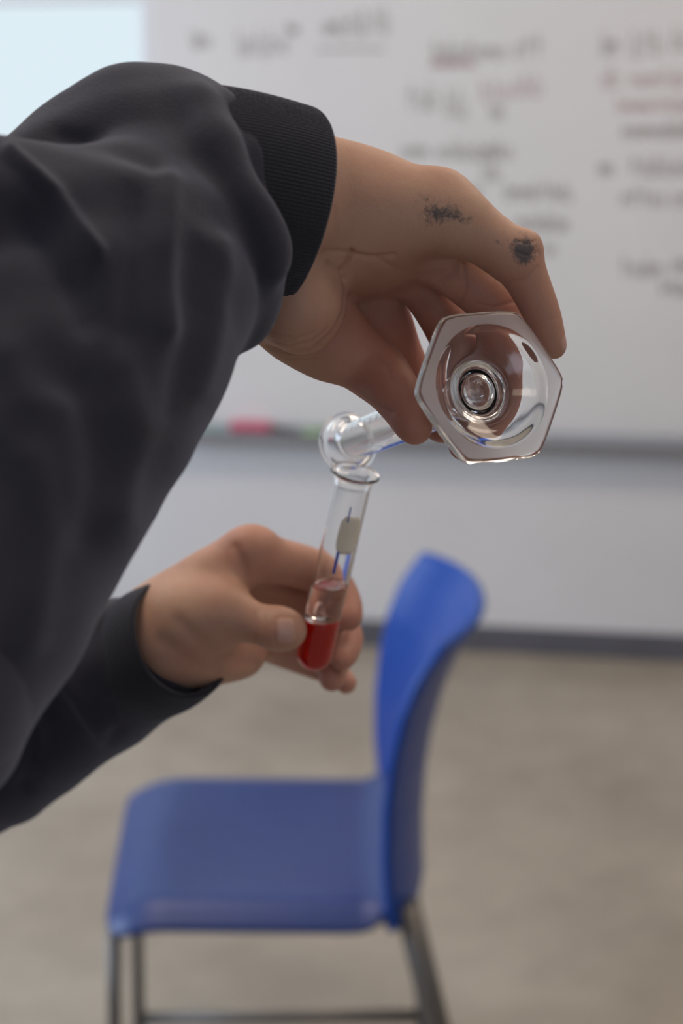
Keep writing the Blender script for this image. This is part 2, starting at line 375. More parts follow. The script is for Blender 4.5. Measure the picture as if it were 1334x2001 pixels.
# skirt under the seat edge
def back_fn(u, v):                          # u: across (-1 near, 1 far), v: -1 bottom .. 1 top
    t = (v + 1) / 2
    a, b = u, v
    if v > 0:
        s = 1 - .04 * max(0, (v - .5) / .5) ** 3; a = u * s
    z = .425 + t * (.400 - .004 * abs(u) ** 4 * t)
    x = float(np.interp(z, [.42, .45, .52, .595, .66, .72, .77, .83], [.064, .060, .055, .055, .061, .073, .091, .124]))
    x += (.048 + .022 * t) * (1 - abs(a) ** 2.2)
    y = 1.845 + a * (.208)
    return (x - CHO.x, y - CHO.y, z)
grid_shell('backrest', back_fn, 40, 40, .013, M_blue, ch)
def leg(pts, r):
    tube('leg', [Vector(p) - Vector((CHO.x, CHO.y, 0)) for p in pts], r, M_leg, ch, 18)
    p = Vector(pts[-1]) - Vector((CHO.x, CHO.y, 0)); tube('foot_cap', [(p.x, p.y, .016), (p.x, p.y, .0)], r * 1.25, M_rubber, ch.children[-1] if False else ch, 16)
leg([(-.301, 1.672, .405), (-.305, 1.664, .25), (-.308, 1.66, .014)], .0095)
leg([(-.304, 2.006, .405), (-.324, 2.014, .25), (-.330, 2.02, .014)], .0095)
leg([(.086, 1.668, .45), (.128, 1.664, .27), (.185, 1.66, .014)], .0175)
leg([(.080, 2.020, .45), (.108, 2.024, .27), (.140, 2.03, .014)], .0135)
lo = Vector((CHO.x, CHO.y, 0))
tube('stretcher', [Vector((-.329, 2.02, .036)) - lo, Vector((.138, 2.028, .036)) - lo], .010, M_leg, ch, 12)
tube('seat_rail', [Vector((-.270, 1.675, .428)) - lo, Vector((.09, 1.668, .430)) - lo], .008, M_leg, ch, 12)
tube('seat_rail', [Vector((-.270, 2.005, .428)) - lo, Vector((.10, 2.018, .430)) - lo], .008, M_leg, ch, 12)

# ------------------------------------------------------------------ glassware (turned profiles)
def fillet(prof, n=5):
    """prof: (r, z, hexness, round) -> list of (r, z, hexness)"""
    out = []
    for i, p in enumerate(prof):
        if i in (0, len(prof) - 1) or p[3] <= 0: out.append(p[:3]); continue
        a = np.array(p[:3]); q0 = np.array(prof[i - 1][:3]); q1 = np.array(prof[i + 1][:3])
        l0 = np.linalg.norm((q0 - a)[:2]); l1 = np.linalg.norm((q1 - a)[:2]); d = p[3]
        s = a + (q0 - a) * min(d / l0, .49); e_ = a + (q1 - a) * min(d / l1, .49)
        for k in range(n + 1):
            t = k / n; out.append(tuple((1 - t) ** 2 * s + 2 * t * (1 - t) * a + t * t * e_))
    return out
def hexf(th, R=1.0, capr=.972):
    a = (th % (math.pi / 3)) - math.pi / 6; ap = .866 * R; p = 26.0
    return ((math.cos(a) / ap) ** p + (1 / capr) ** p) ** (-1 / p)
def lathe(prof, n, hexphase=0.0, warp=None):
    vs = []
    for (r, z, h) in prof:
        for k in range(n):
            th = 2 * math.pi * k / n; rr = r * ((1 - h) + h * hexf(th + hexphase)) if h > 0 else r
            p = (rr * math.cos(th), rr * math.sin(th), z)
            vs.append(warp(p, th) if warp else p)
    return vs
def lathe_parts(prof, n, parts, M, parent, hexphase=0.0, warp=None):
    """parts: (name, first ring, last ring, material function)"""
    V = lathe(prof, n, hexphase, warp)
    for name, i0s, mats, mf in parts:
        idx = {}; vs = []; fs = []; mi = []
        def g(i):
            if i not in idx: idx[i] = len(vs); vs.append(V[i])
            return idx[i]
        for (i0, i1) in i0s:
            for i in range(i0, i1):
                for k in range(n):
                    a, b = i * n + k, i * n + (k + 1) % n; c, d = (i + 1) * n + (k + 1) % n, (i + 1) * n + k
                    if prof[i][0] < 1e-7: fs.append((g(i * n), g(c), g(d)))
                    elif prof[i + 1][0] < 1e-7: fs.append((g(a), g(b), g((i + 1) * n)))
                    else: fs.append((g(a), g(b), g(c), g(d)))
                    mi.append(mf(prof[i], prof[i + 1]))
        me = bpy.data.meshes.new(name); me.from_pydata(vs, [], fs); me.update()
        o = link(name, me, mats, parent); me.polygons.foreach_set('material_index', mi)
        bmx = bmesh.new(); bmx.from_mesh(me)
        bmesh.ops.remove_doubles(bmx, verts=bmx.verts, dist=1e-7); bmx.to_mesh(me); bmx.free()
def axis_matrix(o, zdir, xdir):
    z = Vector(zdir).normalized(); x = Vector(xdir); x = (x - z * x.dot(z)).normalized(); y = z.cross(x)
    m = Matrix((x, y, z)).transposed().to_4x4(); m.translation = Vector(o); return m
# graduated cylinder with a hexagonal foot, foot toward the camera, mouth over the test tube
GB = PW(963, 754, .530); GM = PW(678, 866, .664)
gdir = (GM - GB); GLEN = gdir.length
rt = .0088; ri = .0079
K = 1.085
prof = [(0, .0070, 0, 0), (.0092, .0066, 0, .003), (.0140, .0050, 0, .003), (.0200, .0026, 0, .002),
        (.0212 * K, 0, .0, .0012), (.0288 * K, 0, 1, .0009), (.0303 * K, .0013, 1, .001), (.0303 * K, .0032, 1, .0012), (.0285 * K, .0044, 1, .0012), (.0225, .0050, .35, .002),
        (.0150, .0074, 0, .003), (.0108, .0110, 0, .003), (rt, .0175, 0, .003), (rt, .030, 0, 0), (rt, GLEN - .0140, 0, 0), (rt, GLEN - .0085, 0, .003),
        (.0110, GLEN - .0042, 0, .0025), (.0142, GLEN - .0022, 0, .0010), (.0146, GLEN - .0006, 0, .0008), (.0138, GLEN + .0004, 0, .0008),
        (.0120, GLEN - .0010, 0, .001), (.0090, GLEN - .0055, 0, .003), (ri, GLEN - .0105, 0, .003), (ri, GLEN - .0140, 0, 0), (ri, .030, 0, 0),
        (ri, .0160, 0, .003), (.0062, .0136, 0, .003), (0, .0126, 0, 0)]
pf = fillet(prof)
def idx_of(pf, r, z): return min(range(len(pf)), key=lambda i: abs(pf[i][0] - r) + abs(pf[i][1] - z))
i1 = idx_of(pf, rt, .030); i2 = idx_of(pf, rt, GLEN - .014); i3 = idx_of(pf, ri, GLEN - .014); i4 = idx_of(pf, ri, .030); i5 = len(pf) - 1
gc = empty('graduated_cylinder'); tag(gc, 'clear glass graduated cylinder with frosted hexagonal foot, tipped to pour', 'measuring cylinder')
gc.matrix_world = axis_matrix(GB, gdir, PW(1100, 738, .530) - GB)
def mf(a, b): return 1 if (a[1] < 1e-4 and b[1] < 1e-4 and a[0] > .0212 and b[0] > .0212) else 0
pourdir = 0.0
HP = [0.0]
lathe_parts(pf, 192, [('foot', [(0, i1), (i4, i5)], [M_glass, M_frost], mf), ('barrel', [(i1, i2), (i3, i4)], [M_glass], lambda a, b: 0),
                      ('lip', [(i2, i3)], [M_glass], lambda a, b: 0)], None, gc, hexphase=math.radians(2))
def patch(name, r, th0, th1, z0, z1, m, parent, n=8, rnd=False, th=.00012):
    vs = []; fs = []; nv = 8
    for j in range(nv + 1):
        v = j / nv; z = z0 + (z1 - z0) * v
        sh = 1.0 if not rnd else (1 - abs(2 * v - 1) ** 4.0 * .35)
        for i in range(n + 1):
            a = (th0 + th1) / 2 + (th1 - th0) / 2 * (2 * i / n - 1) * sh
            vs.append((r * math.cos(a), r * math.sin(a), z))
    k = len(vs)
    vs += [(x * (r + th) / r, y * (r + th) / r, z) for x, y, z in vs]
    w = n + 1
    for j in range(nv):
        for i in range(n):
            a = j * w + i; fs.append((a, a + w, a + w + 1, a + 1)); fs.append((k + a, k + a + 1, k + a + w + 1, k + a + w))
    br = [i for i in range(n)] + [j * w + n for j in range(nv)] + [nv * w + i for i in range(n, 0, -1)] + [j * w for j in range(nv, 0, -1)]
    for a, b in zip(br, br[1:] + br[:1]): fs.append((a, b, k + b, k + a))
    return mesh(name, vs, fs, m, parent)
# angle on a glass axis that faces a given world direction
def facing(M, d):
    l = M.to_3x3().inverted() @ Vector(d); return math.atan2(l.y, l.x)
thc = facing(gc.matrix_world, Vector((0, 0, CAMH)) - PW(740, 842, .63))
for i in range(13):
    z = .040 + i * .0072
    patch('graduation_mark', rt + .00003, thc + .55, thc + .55 + (.55 if i % 5 == 0 else .3), z, z + .00045, M_grad, gc, 6)

# test tube
TB = PW(608, 1306, .703); TM = PW(694, 922, .658)
tdir = TM - TB; TL = tdir.length
to, ti = .0088, .0078
prof = [(0, 0, 0, 0)] + [(to * math.sin(a), to - to * math.cos(a), 0, 0) for a in np.radians(np.arange(7.5, 90, 7.5))] + \
       [(to, to, 0, 0), (to, TL - .010, 0, 0), (to, TL - .0050, 0, .002), (.0098, TL - .0026, 0, .001), (.0114, TL - .0016, 0, .0008), (.0117, TL - .0004, 0, .0008), (.0106, TL + .0004, 0, .0007),
        (.0093, TL - .0004, 0, .001), (ti, TL - .0035, 0, .002), (ti, TL - .010, 0, 0), (ti, to, 0, 0)] + \
       [(ti * math.cos(a), to - ti * math.sin(a), 0, 0) for a in np.radians(np.arange(7.5, 90, 7.5))] + [(0, to - ti, 0, 0)]
pf = fillet(prof)
a1 = idx_of(pf, to, TL - .010); a2 = idx_of(pf, ti, TL - .010)
tt = empty('test_tube'); tag(tt, 'clear glass test tube held upright under the pouring glass, red at its bottom', 'test tube')
tt.matrix_world = axis_matrix(TB, tdir, (1, 0, 0)); TMX = tt.matrix_world.copy()
lathe_parts(pf, 128, [('tube', [(0, a1), (a2, len(pf) - 1)], [M_glass], lambda a, b: 0), ('rim', [(a1, a2)], [M_glass], lambda a, b: 0)], None, tt)
tht = facing(TMX, Vector((0, 0, CAMH)) - PW(660, 1080, .68))
zpx = lambda py: TL * (1306 - py) / (1306 - 922.)
patch('label_spot', to + .00004, tht - .18, tht + 1.0, zpx(1060), zpx(990), M_label, tt, 14, rnd=True)
patch('printed_line', to + .00004, tht - .03, tht + .13, zpx(1098), zpx(1056), M_bprint, tt, 3)
patch('printed_line', to + .00004, tht + .14, tht + .22, zpx(1000), zpx(972), M_bprint, tt, 2)
# liquids: level surfaces in a leaning tube
nloc = TMX.to_3x3().inverted() @ Vector((0, 0, 1))
def level(r, th, z0): return z0 - (nloc.x * r * math.cos(th) + nloc.y * r * math.sin(th)) / nloc.z
def liquid(name, zlo, zhi, m, label, meniscus=.0006, n=96):
    rl = ti + .00012; vs = []; fs = []; rings = []
    def ring(fn): rings.append(len(vs)); vs.extend(fn(2 * math.pi * k / n) for k in range(n))
    if zlo is None:
        for a in np.radians([3, 10, 18, 26, 34, 42, 50, 58, 66, 74, 82, 90]):
            ring(lambda th: (rl * math.sin(a) * math.cos(th), rl * math.sin(a) * math.sin(th), to - rl * math.cos(a)))
        zb = lambda th: to
    else:
        for rr in (.05, .4, .75, 1.0):
            ring(lambda th: (rl * rr * math.cos(th), rl * rr * math.sin(th), level(rl * rr, th, zlo)))
        zb = lambda th: level(rl, th, zlo)
    for s in np.linspace(.15, 1, 8):
        ring(lambda th: (rl * math.cos(th), rl * math.sin(th), zb(th) + (level(rl, th, zhi) + meniscus - zb(th)) * s))
    for rr in (.96, .9, .8, .6, .3, .05):
        ring(lambda th: (rl * rr * math.cos(th), rl * rr * math.sin(th), level(rl * rr, th, zhi) + meniscus * max(0, (rr - .75) / .25) ** 2))
    for a, b in zip(rings[:-1], rings[1:]):
        for k in range(n): fs.append((a + k, a + (k + 1) % n, b + (k + 1) % n, b + k))
    fs.append(tuple(rings[0] + k for k in range(n))[::-1]); fs.append(tuple(rings[-1] + k for k in range(n)))
    o = mesh(name, vs, fs, m); o.matrix_world = TMX; tag(o, label, 'liquid'); return o
liquid('red_liquid', None, zpx(1204), M_red, 'saturated red liquid filling the rounded bottom of the test tube', 0)
liquid('clear_liquid', zpx(1204) + .00005, zpx(1137), M_clear, 'colourless liquid layer floating on the red liquid in the test tube', .0012)

# ------------------------------------------------------------------ soft bodies from distance fields
def catmull(pts, sub):
    P = np.array(pts, float); out = []
    for i in range(len(P) - 1):
        p0 = P[max(i - 1, 0)]; p1 = P[i]; p2 = P[i + 1]; p3 = P[min(i + 2, len(P) - 1)]
        for k in range(sub):
            t = k / sub
            out.append(.5 * ((2 * p1) + (-p0 + p2) * t + (2 * p0 - 5 * p1 + 4 * p2 - p3) * t * t + (-p0 + 3 * p1 - 3 * p2 + p3) * t ** 3))
    out.append(P[-1]); return np.array(out)
def chain_c(pts, sub=4):                   # (px, py, depth, radius px) -> metric camera points + radius
    P = np.array([[*PC(a, b, c), r * c / F] for a, b, c, r in pts]); return catmull(P, sub) if sub > 1 else P
class Field:
    def __init__(s, lo, hi, h):
        s.lo = np.array(lo, float); s.h = h; s.n = np.ceil((np.array(hi) - s.lo) / h).astype(int) + 1
        s.ax = [(s.lo[i] + h * np.arange(s.n[i])).astype(np.float32) for i in range(3)]
    def new(s): return np.full(s.n, .02, np.float32)
    def region(s, lo, hi):
        a = np.clip(np.floor((lo - s.lo) / s.h).astype(int), 0, s.n); b = np.clip(np.ceil((hi - s.lo) / s.h).astype(int) + 1, 0, s.n)
        return tuple(slice(int(i), int(j)) for i, j in zip(a, b))
    def xyz(s, sl): return s.ax[0][sl[0]][:, None, None], s.ax[1][sl[1]][None, :, None], s.ax[2][sl[2]][None, None, :]
def smin(a, b, k):
    if k <= 0: return np.minimum(a, b)
    h = np.maximum(k - np.abs(a - b), 0) / k; return np.minimum(a, b) - h * h * k * .25
def add_chain(fd, D, P, k, margin=None, sub_k=.0015):
    """min of tapered capsules, then blended into D with radius k"""
    m = margin or max(k, .003) + .004
    lo = (P[:, :3] - P[:, 3:]).min(0) - m; hi = (P[:, :3] + P[:, 3:]).max(0) + m
    sl = fd.region(lo, hi)
    if any(x.stop <= x.start for x in sl): return sl, None
    T = np.full([x.stop - x.start for x in sl], .02, np.float32)
    for a, b in zip(P[:-1], P[1:]):
        l2 = np.minimum(a[:3] - a[3], b[:3] - b[3]) - m; h2 = np.maximum(a[:3] + a[3], b[:3] + b[3]) + m
        s2 = fd.region(l2, h2); s2 = tuple(slice(max(x.start, y.start), min(x.stop, y.stop)) for x, y in zip(s2, sl))
        if any(x.stop <= x.start for x in s2): continue
        X, Y, Z = fd.xyz(s2); ba = b[:3] - a[:3]; q = float(ba @ ba) + 1e-14
        t = ((X - a[0]) * ba[0] + (Y - a[1]) * ba[1] + (Z - a[2]) * ba[2]) / q; t = np.clip(t, 0, 1).astype(np.float32)
        d = np.sqrt((X - a[0] - t * ba[0]) ** 2 + (Y - a[1] - t * ba[1]) ** 2 + (Z - a[2] - t * ba[2]) ** 2) - (a[3] + t * (b[3] - a[3]))
        loc = tuple(slice(x.start - y.start, x.stop - y.start) for x, y in zip(s2, sl))
        T[loc] = smin(T[loc], d.astype(np.float32), sub_k)
    if D is not None: D[sl] = smin(D[sl], T, k)
    return sl, T
def add_ell(fd, D, c, r, k, R=None, op='add'):
    m = max(k, .003) + .004; rr = max(r); sl = fd.region(c - rr - m, c + rr + m)
    if any(x.stop <= x.start for x in sl): return
    X, Y, Z = fd.xyz(sl); X = X - c[0]; Y = Y - c[1]; Z = Z - c[2]
    if R is None: R = np.eye(3)
    u = [R[i][0] * X + R[i][1] * Y + R[i][2] * Z for i in range(3)]
    k0 = np.sqrt(sum((u[i] / r[i]) ** 2 for i in range(3))); k1 = np.sqrt(sum((u[i] / r[i] ** 2) ** 2 for i in range(3))) + 1e-9
    d = (k0 * (k0 - 1) / k1).astype(np.float32); d[k0 < .05] = -min(r)
    if op == 'add': D[sl] = smin(D[sl], d, k)
    else: D[sl] = -smin(-D[sl], d, k)
def surface_nets(fd, D):
    n = D.shape; inside = D < 0
    c = np.zeros([x - 1 for x in n], np.uint8)
    for i in (0, 1):
        for j in (0, 1):
            for k in (0, 1): c += inside[i:n[0] - 1 + i, j:n[1] - 1 + j, k:n[2] - 1 + k]
    act = (c > 0) & (c < 8); idx = np.full(act.shape, -1, np.int32); co = np.argwhere(act); idx[act] = np.arange(len(co))
    acc = np.zeros((len(co), 3)); cnt = np.zeros(len(co)); cor = [(i, j, k) for i in (0, 1) for j in (0, 1) for k in (0, 1)]
    val = {q: D[co[:, 0] + q[0], co[:, 1] + q[1], co[:, 2] + q[2]].astype(float) for q in cor}
    for q in cor:
        for ax in range(3):
            if q[ax] == 0:
                p = list(q); p[ax] = 1; p = tuple(p); a, b = val[q], val[p]; s = (a < 0) != (b < 0)
                t = np.where(s, a / np.where(s, a - b, 1), 0); v = np.tile(np.array(q, float), (len(co), 1)); v[:, ax] += t
                acc[s] += v[s]; cnt[s] += 1
    V = fd.lo + fd.h * (co + acc / cnt[:, None]); Q = []
    for ax in range(3):
        o1, o2 = [(1, 2), (2, 0), (0, 1)][ax]
        sl0 = [slice(1, n[i] - 1) for i in range(3)]; sl0[ax] = slice(0, n[ax] - 1); sl1 = list(sl0); sl1[ax] = slice(1, n[ax])
        A = inside[tuple(sl0)]; B = inside[tuple(sl1)]; e_ = np.argwhere(A != B); st = A[tuple(e_.T)]
        e_ = e_ + np.array([sl0[i].start for i in range(3)])
        def cell(d1, d2):
            q = e_.copy(); q[:, o1] -= d1; q[:, o2] -= d2; return idx[q[:, 0], q[:, 1], q[:, 2]]
        f = np.stack([cell(1, 1), cell(0, 1), cell(0, 0), cell(1, 0)], 1); f[~st] = f[~st][:, ::-1]; Q.append(f)
    F_ = np.concatenate(Q); F_ = F_[(F_ >= 0).all(1)]
    return V, F_
def relax(V, F_, it=2, lam=.5):
    e_ = np.concatenate([F_[:, [0, 1]], F_[:, [1, 2]], F_[:, [2, 3]], F_[:, [3, 0]]]); n = len(V)
    for _ in range(it):
        s = np.zeros_like(V); c = np.zeros(n)
        for k in range(3): s[:, k] = np.bincount(e_[:, 0], V[e_[:, 1], k], n) + np.bincount(e_[:, 1], V[e_[:, 0], k], n)
        c = np.bincount(e_[:, 0], minlength=n) + np.bincount(e_[:, 1], minlength=n)
        V = V * (1 - lam) + lam * s / np.maximum(c, 1)[:, None]
    return V
def vnormals(V, F_):
    a = V[F_[:, 2]] - V[F_[:, 0]]; b = V[F_[:, 3]] - V[F_[:, 1]]; fn = np.cross(a, b); n = np.zeros_like(V)
    for j in range(4):
        for k in range(3): n[:, k] += np.bincount(F_[:, j], fn[:, k], len(V))
    return n / (np.linalg.norm(n, axis=1, keepdims=True) + 1e-12)
def proj(V): return CX + V[:, 0] / V[:, 2] * F, CY - V[:, 1] / V[:, 2] * F
def seg_dist(px, py, line):
    best = np.full(len(px), 1e9)
    for (x0, y0), (x1, y1) in zip(line[:-1], line[1:]):
        dx, dy = x1 - x0, y1 - y0; t = np.clip(((px - x0) * dx + (py - y0) * dy) / (dx * dx + dy * dy), 0, 1)
        best = np.minimum(best, np.hypot(px - x0 - t * dx, py - y0 - t * dy))
    return best
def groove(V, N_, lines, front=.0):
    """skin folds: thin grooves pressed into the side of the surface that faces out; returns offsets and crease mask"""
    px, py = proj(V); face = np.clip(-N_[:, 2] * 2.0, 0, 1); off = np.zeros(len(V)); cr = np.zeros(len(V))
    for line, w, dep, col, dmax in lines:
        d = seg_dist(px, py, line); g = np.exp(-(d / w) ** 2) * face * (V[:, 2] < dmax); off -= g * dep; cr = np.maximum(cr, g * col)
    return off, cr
def join_meshes(name, parts, mats, parent=None):
    """parts: (V world, F, attrs dict)"""
    vs = []; fs = []; k = 0; keys = set(); 
    for V, F_, at in parts: keys |= set(at)
    cols = {q: [] for q in keys}
    for V, F_, at in parts:
        vs.append(V); fs.append(F_ + k); k += len(V)
        for q in keys: cols[q].append(at.get(q, np.zeros(len(V))))
    V = np.concatenate(vs); F_ = np.concatenate(fs)
    me = bpy.data.meshes.new(name); me.vertices.add(len(V)); me.vertices.foreach_set('co', V.astype(np.float32).ravel())
    me.loops.add(len(F_) * 4); me.loops.foreach_set('vertex_index', F_.astype(np.int32).ravel())
    me.polygons.add(len(F_)); me.polygons.foreach_set('loop_start', np.arange(0, len(F_) * 4, 4, dtype=np.int32))
    me.polygons.foreach_set('loop_total', np.full(len(F_), 4, np.int32)); me.update(calc_edges=True); me.validate()
    for q in keys:
        a = me.attributes.new(q, 'FLOAT', 'POINT'); a.data.foreach_set('value', np.concatenate(cols[q]).astype(np.float32))
    return link(name, me, mats, parent)
def bounds(chains, m=.006):
    A = np.concatenate(chains); return (A[:, :3] - A[:, 3:]).min(0) - m, (A[:, :3] + A[:, 3:]).max(0) + m
def gauss(px, py, x, y, rx, ry): return np.exp(-(((px - x) / rx) ** 2 + ((py - y) / ry) ** 2))

# ---------------- right hand (upper): reaches over and pinches the glass cylinder
palm_chains = [
    ([(330, 480, .500, 135), (470, 425, .525, 140), (600, 396, .554, 122), (700, 426, .558, 124)], .004),
    ([(600, 398, .552, 118), (700, 420, .552, 120), (780, 415, .546, 93), (848, 412, .545, 68), (880, 425, .545, 62)], .008),
    ([(640, 440, .559, 105), (760, 455, .567, 94), (850, 462, .568, 74)], .010),
    ([(640, 485, .572, 92), (750, 500, .586, 76), (822, 505, .588, 64)], .010),
    ([(600, 520, .582, 85), (690, 530, .595, 62), (750, 528, .604, 48)], .010),
    ([(520, 560, .560, 100), (580, 610, .572, 86), (640, 660, .578, 70)], .008),
]
fingers_r = {
    'pinky': ([(850, 415, .545, 66), (925, 450, .545, 55), (1000, 503, .545, 50), (1020, 528, .547, 43), (1054, 602, .552, 35), (1071, 650, .555, 29), (1083, 680, .556, 21)], .008),
    'ring': ([(850, 490, .568, 62), (915, 548, .572, 50), (962, 592, .575, 49), (975, 650, .578, 50), (972, 730, .582, 46), (955, 805, .584, 40), (945, 850, .582, 31)], .005),
    'middle': ([(800, 520, .590, 52), (845, 588, .594, 45), (882, 650, .596, 46), (903, 720, .597, 42), (915, 800, .592, 37), (908, 868, .586, 33)], .006),
    'index': ([(700, 560, .600, 60), (745, 625, .606, 56), (775, 690, .616, 48), (815, 765, .623, 42), (850, 820, .618, 34), (866, 838, .613, 26)], .006),
    'thumb': ([(590, 630, .574, 78), (645, 668, .578, 70), (700, 700, .579, 60), (733, 724, .577, 58), (765, 758, .569, 50), (788, 794, .564, 42), (805, 827, .5585, 35), (812, 838, .5575, 28)], .008),
}
pcs = [(chain_c(p), k) for p, k in palm_chains]; fcs = {n: (chain_c(p), k) for n, (p, k) in fingers_r.items()}
lo, hi = bounds([p for p, k in pcs] + [p for p, k in fcs.values()])
lo[0] = max(lo[0], PC(400, 0, .5)[0])
fd = Field(lo, hi, .00062)
PD = fd.new()
for p, k in pcs: add_chain(fd, PD, p, k, margin=.016)
# heel of the hand: soft pad whose edge folds over the base of the thumb
D = PD.copy()
for n, (p, k) in fcs.items():
    sl, T = add_chain(fd, None, p, k, margin=.014)
    D[sl] = np.minimum(D[sl], smin(PD[sl], T, k))
HB = PD.copy(); hc = PC(588, 592, .546)
add_ell(fd, HB, hc, np.array([88, 100, 80]) * .549 / F, .010)
D = smin(D, HB, .0012)
add_ell(fd, D, PC(1030, 478, .545), np.array([24, 24, 34]) * .545 / F, .006)     # little finger knuckle
add_ell(fd, D, PC(862, 372, .548), np.array([34, 26, 40]) * .548 / F, .010)      # hand knuckle
V, Q = surface_nets(fd, D); V = relax(V, Q, 2); Nn = vnormals(V, Q)
lines = [
    ([(520, 676), (560, 690), (610, 684), (650, 652), (672, 610), (676, 575)], 4.2, .0014, .22, .62),  # heel pad fold; its shade is also put into the skin colour
    ([(520, 662), (565, 676), (612, 664), (640, 640)], 2.8, .00035, .18, .6),
    ([(530, 648), (575, 662), (615, 648)], 2.8, .0003, .15, .6),
    ([(505, 668), (560, 702), (620, 700)], 2.8, .0003, .15, .6),
    ([(633, 492), (660, 490), (690, 496), (730, 503), (770, 498)], 5, .0009, .10, .60),
    ([(686, 490), (676, 515), (668, 528)], 5, .0012, .22, .60),
    ([(640, 512), (664, 524), (672, 545)], 5, .0009, .12, .60),
    ([(672, 545), (678, 575), (674, 610)], 5.0, .0008, .10, .62),
    ([(735, 504), (780, 530), (830, 540), (862, 530)], 6, .0007, .08, .60),
    ([(862, 552), (888, 536), (896, 512)], 5, .0008, .12, .62),
    ([(650, 405), (655, 450)], 6.0, .0002, .04, .6),
    ([(1000, 546), (1024, 548), (1050, 520)], 3.0, .0003, .10, .6),
    ([(1008, 470), (1030, 476), (1046, 470)], 2.5, .0004, .25, .6), ([(1010, 492), (1032, 500), (1050, 492)], 2.5, .0004, .25, .6),
    ([(1030, 640), (1060, 628), (1090, 622)], 3.0, .0002, .06, .6),
    ([(735, 690), (760, 716), (764, 740)], 4.0, .0003, .12, .62), ([(700, 762), (742, 792), (766, 806)], 4.0, .0004, .25, .62),
    ([(930, 592), (960, 600), (1004, 590)], 3.0, .0004, .2, .62), ([(905, 512), (912, 560), (900, 590)], 4.0, .0004, .2, .62),
]
off, cr = groove(V, Nn, lines); px, py = proj(V)
front = np.clip(-Nn[:, 2] * 2 + .35, 0, 1) * (V[:, 2] < .56)
ink = (0.84 * gauss(px, py, 848, 418, 38, 29) + .6 * gauss(px, py, 884, 416, 24, 14) + .55 * gauss(px, py, 912, 432, 20, 12) + .35 * gauss(px, py, 815, 384, 26, 10)
       + 1.4 * gauss(px, py, 1024, 490, 27, 28) + .35 * gauss(px, py, 975, 470, 26, 12)) * 1.15 * front
nail = np.clip(2.5 * (gauss(px, py, 1101, 672, 8, 20) - .45), 0, 1)
off += nail * .0003
flush = np.clip((py - 470 + (px - 800) * .15) / 170, 0, 1) * np.clip((px - 560) / 200, 0, 1) * (1 - .5 * np.clip((px - 1010) / 60, 0, 1) * (V[:, 2] < .56))
V = V + Nn * off[:, None]
hand_r = (c2w(V), Q, dict(ink=ink, nail=nail, flush=flush * .75, crease=cr))

# ---------------- left hand (lower): holds the test tube between thumb and curled fingers
dz = .006
def sh(c): return [(a, b, d + dz, r) for a, b, d, r in c]
palm_l = [
    ([(120, 1345, .745, 66), (230, 1285, .726, 76), (305, 1242, .712, 88), (370, 1218, .706, 92)], .004),
    ([(310, 1222, .708, 70), (400, 1145, .705, 66), (480, 1088, .706, 50), (500, 1080, .706, 46)], .010),
    ([(320, 1230, .705, 80), (410, 1170, .722, 66), (490, 1130, .732, 52)], .010),
    ([(330, 1245, .712, 82), (420, 1205, .735, 66), (500, 1180, .748, 50)], .010),
    ([(330, 1256, .708, 74), (430, 1262, .728, 62), (510, 1240, .748, 50)], .010),
    ([(315, 1240, .706, 74), (370, 1216, .694, 76), (430, 1198, .690, 62)], .010),
    ([(330, 1268, .696, 66), (400, 1282, .706, 56), (470, 1276, .722, 48)], .010),
]
fingers_l = {
    'thumb': ([(370, 1208, .690, 66), (430, 1202, .686, 54), (478, 1212, .682, 40), (515, 1222, .680, 38), (545, 1229, .677, 43), (562, 1231, .6765, 36)], .008),
    'index': ([(480, 1086, .706, 48), (540, 1096, .716, 44), (604, 1112, .728, 41), (648, 1134, .730, 34), (674, 1175, .726, 30), (680, 1206, .720, 27)], .007),
    'middle': ([(490, 1130, .732, 46), (560, 1160, .744, 42), (630, 1196, .750, 38), (678, 1236, .740, 28), (676, 1268, .730, 27), (668, 1288, .724, 22)], .004),
    'ring': ([(500, 1180, .748, 46), (560, 1220, .756, 40), (620, 1272, .756, 34), (650, 1305, .744, 28), (648, 1326, .734, 25)], .004),
    'pinky': ([(500, 1240, .748, 42), (560, 1272, .762, 34), (625, 1302, .765, 27), (668, 1326, .758, 21), (676, 1336, .750, 19)], .004),
}
pcs = [(chain_c(sh(p)), k) for p, k in palm_l]; fcs = {n: (chain_c(sh(p)), k) for n, (p, k) in fingers_l.items()}
lo, hi = bounds([p for p, k in pcs] + [p for p, k in fcs.values()])
fd = Field(lo, hi, .0008)
PD = fd.new()
for p, k in pcs: add_chain(fd, PD, p, k, margin=.016)
D = PD.copy()
for n, (p, k) in fcs.items():
    sl, T = add_chain(fd, None, p, k, margin=.014); D[sl] = np.minimum(D[sl], smin(PD[sl], T, k))
add_ell(fd, D, PC(490, 1066, .710), np.array([30, 24, 36]) * .71 / F, .010)
V, Q = surface_nets(fd, D); V = relax(V, Q, 2); Nn = vnormals(V, Q)
px, py = proj(V)
face = np.clip(-Nn[:, 2] * 2, 0, 1)
nail = np.clip(3.0 * (np.exp(-(((px - 558) / 19) ** 4 + ((py - 1233) / 25) ** 4)) - .4), 0, 1) * face * (V[:, 2] < .70)
nail2 = np.clip(3.0 * (gauss(px, py, 664, 1203, 10, 13) + gauss(px, py, 676, 1262, 9, 14) - .45), 0, 1) * (px > 655) * face * .6
rimn = np.clip(np.exp(-((((px - 558) / 23) ** 4 + ((py - 1233) / 29) ** 4) - 1) ** 2 * 6), 0, 1) * face * (V[:, 2] < .70)
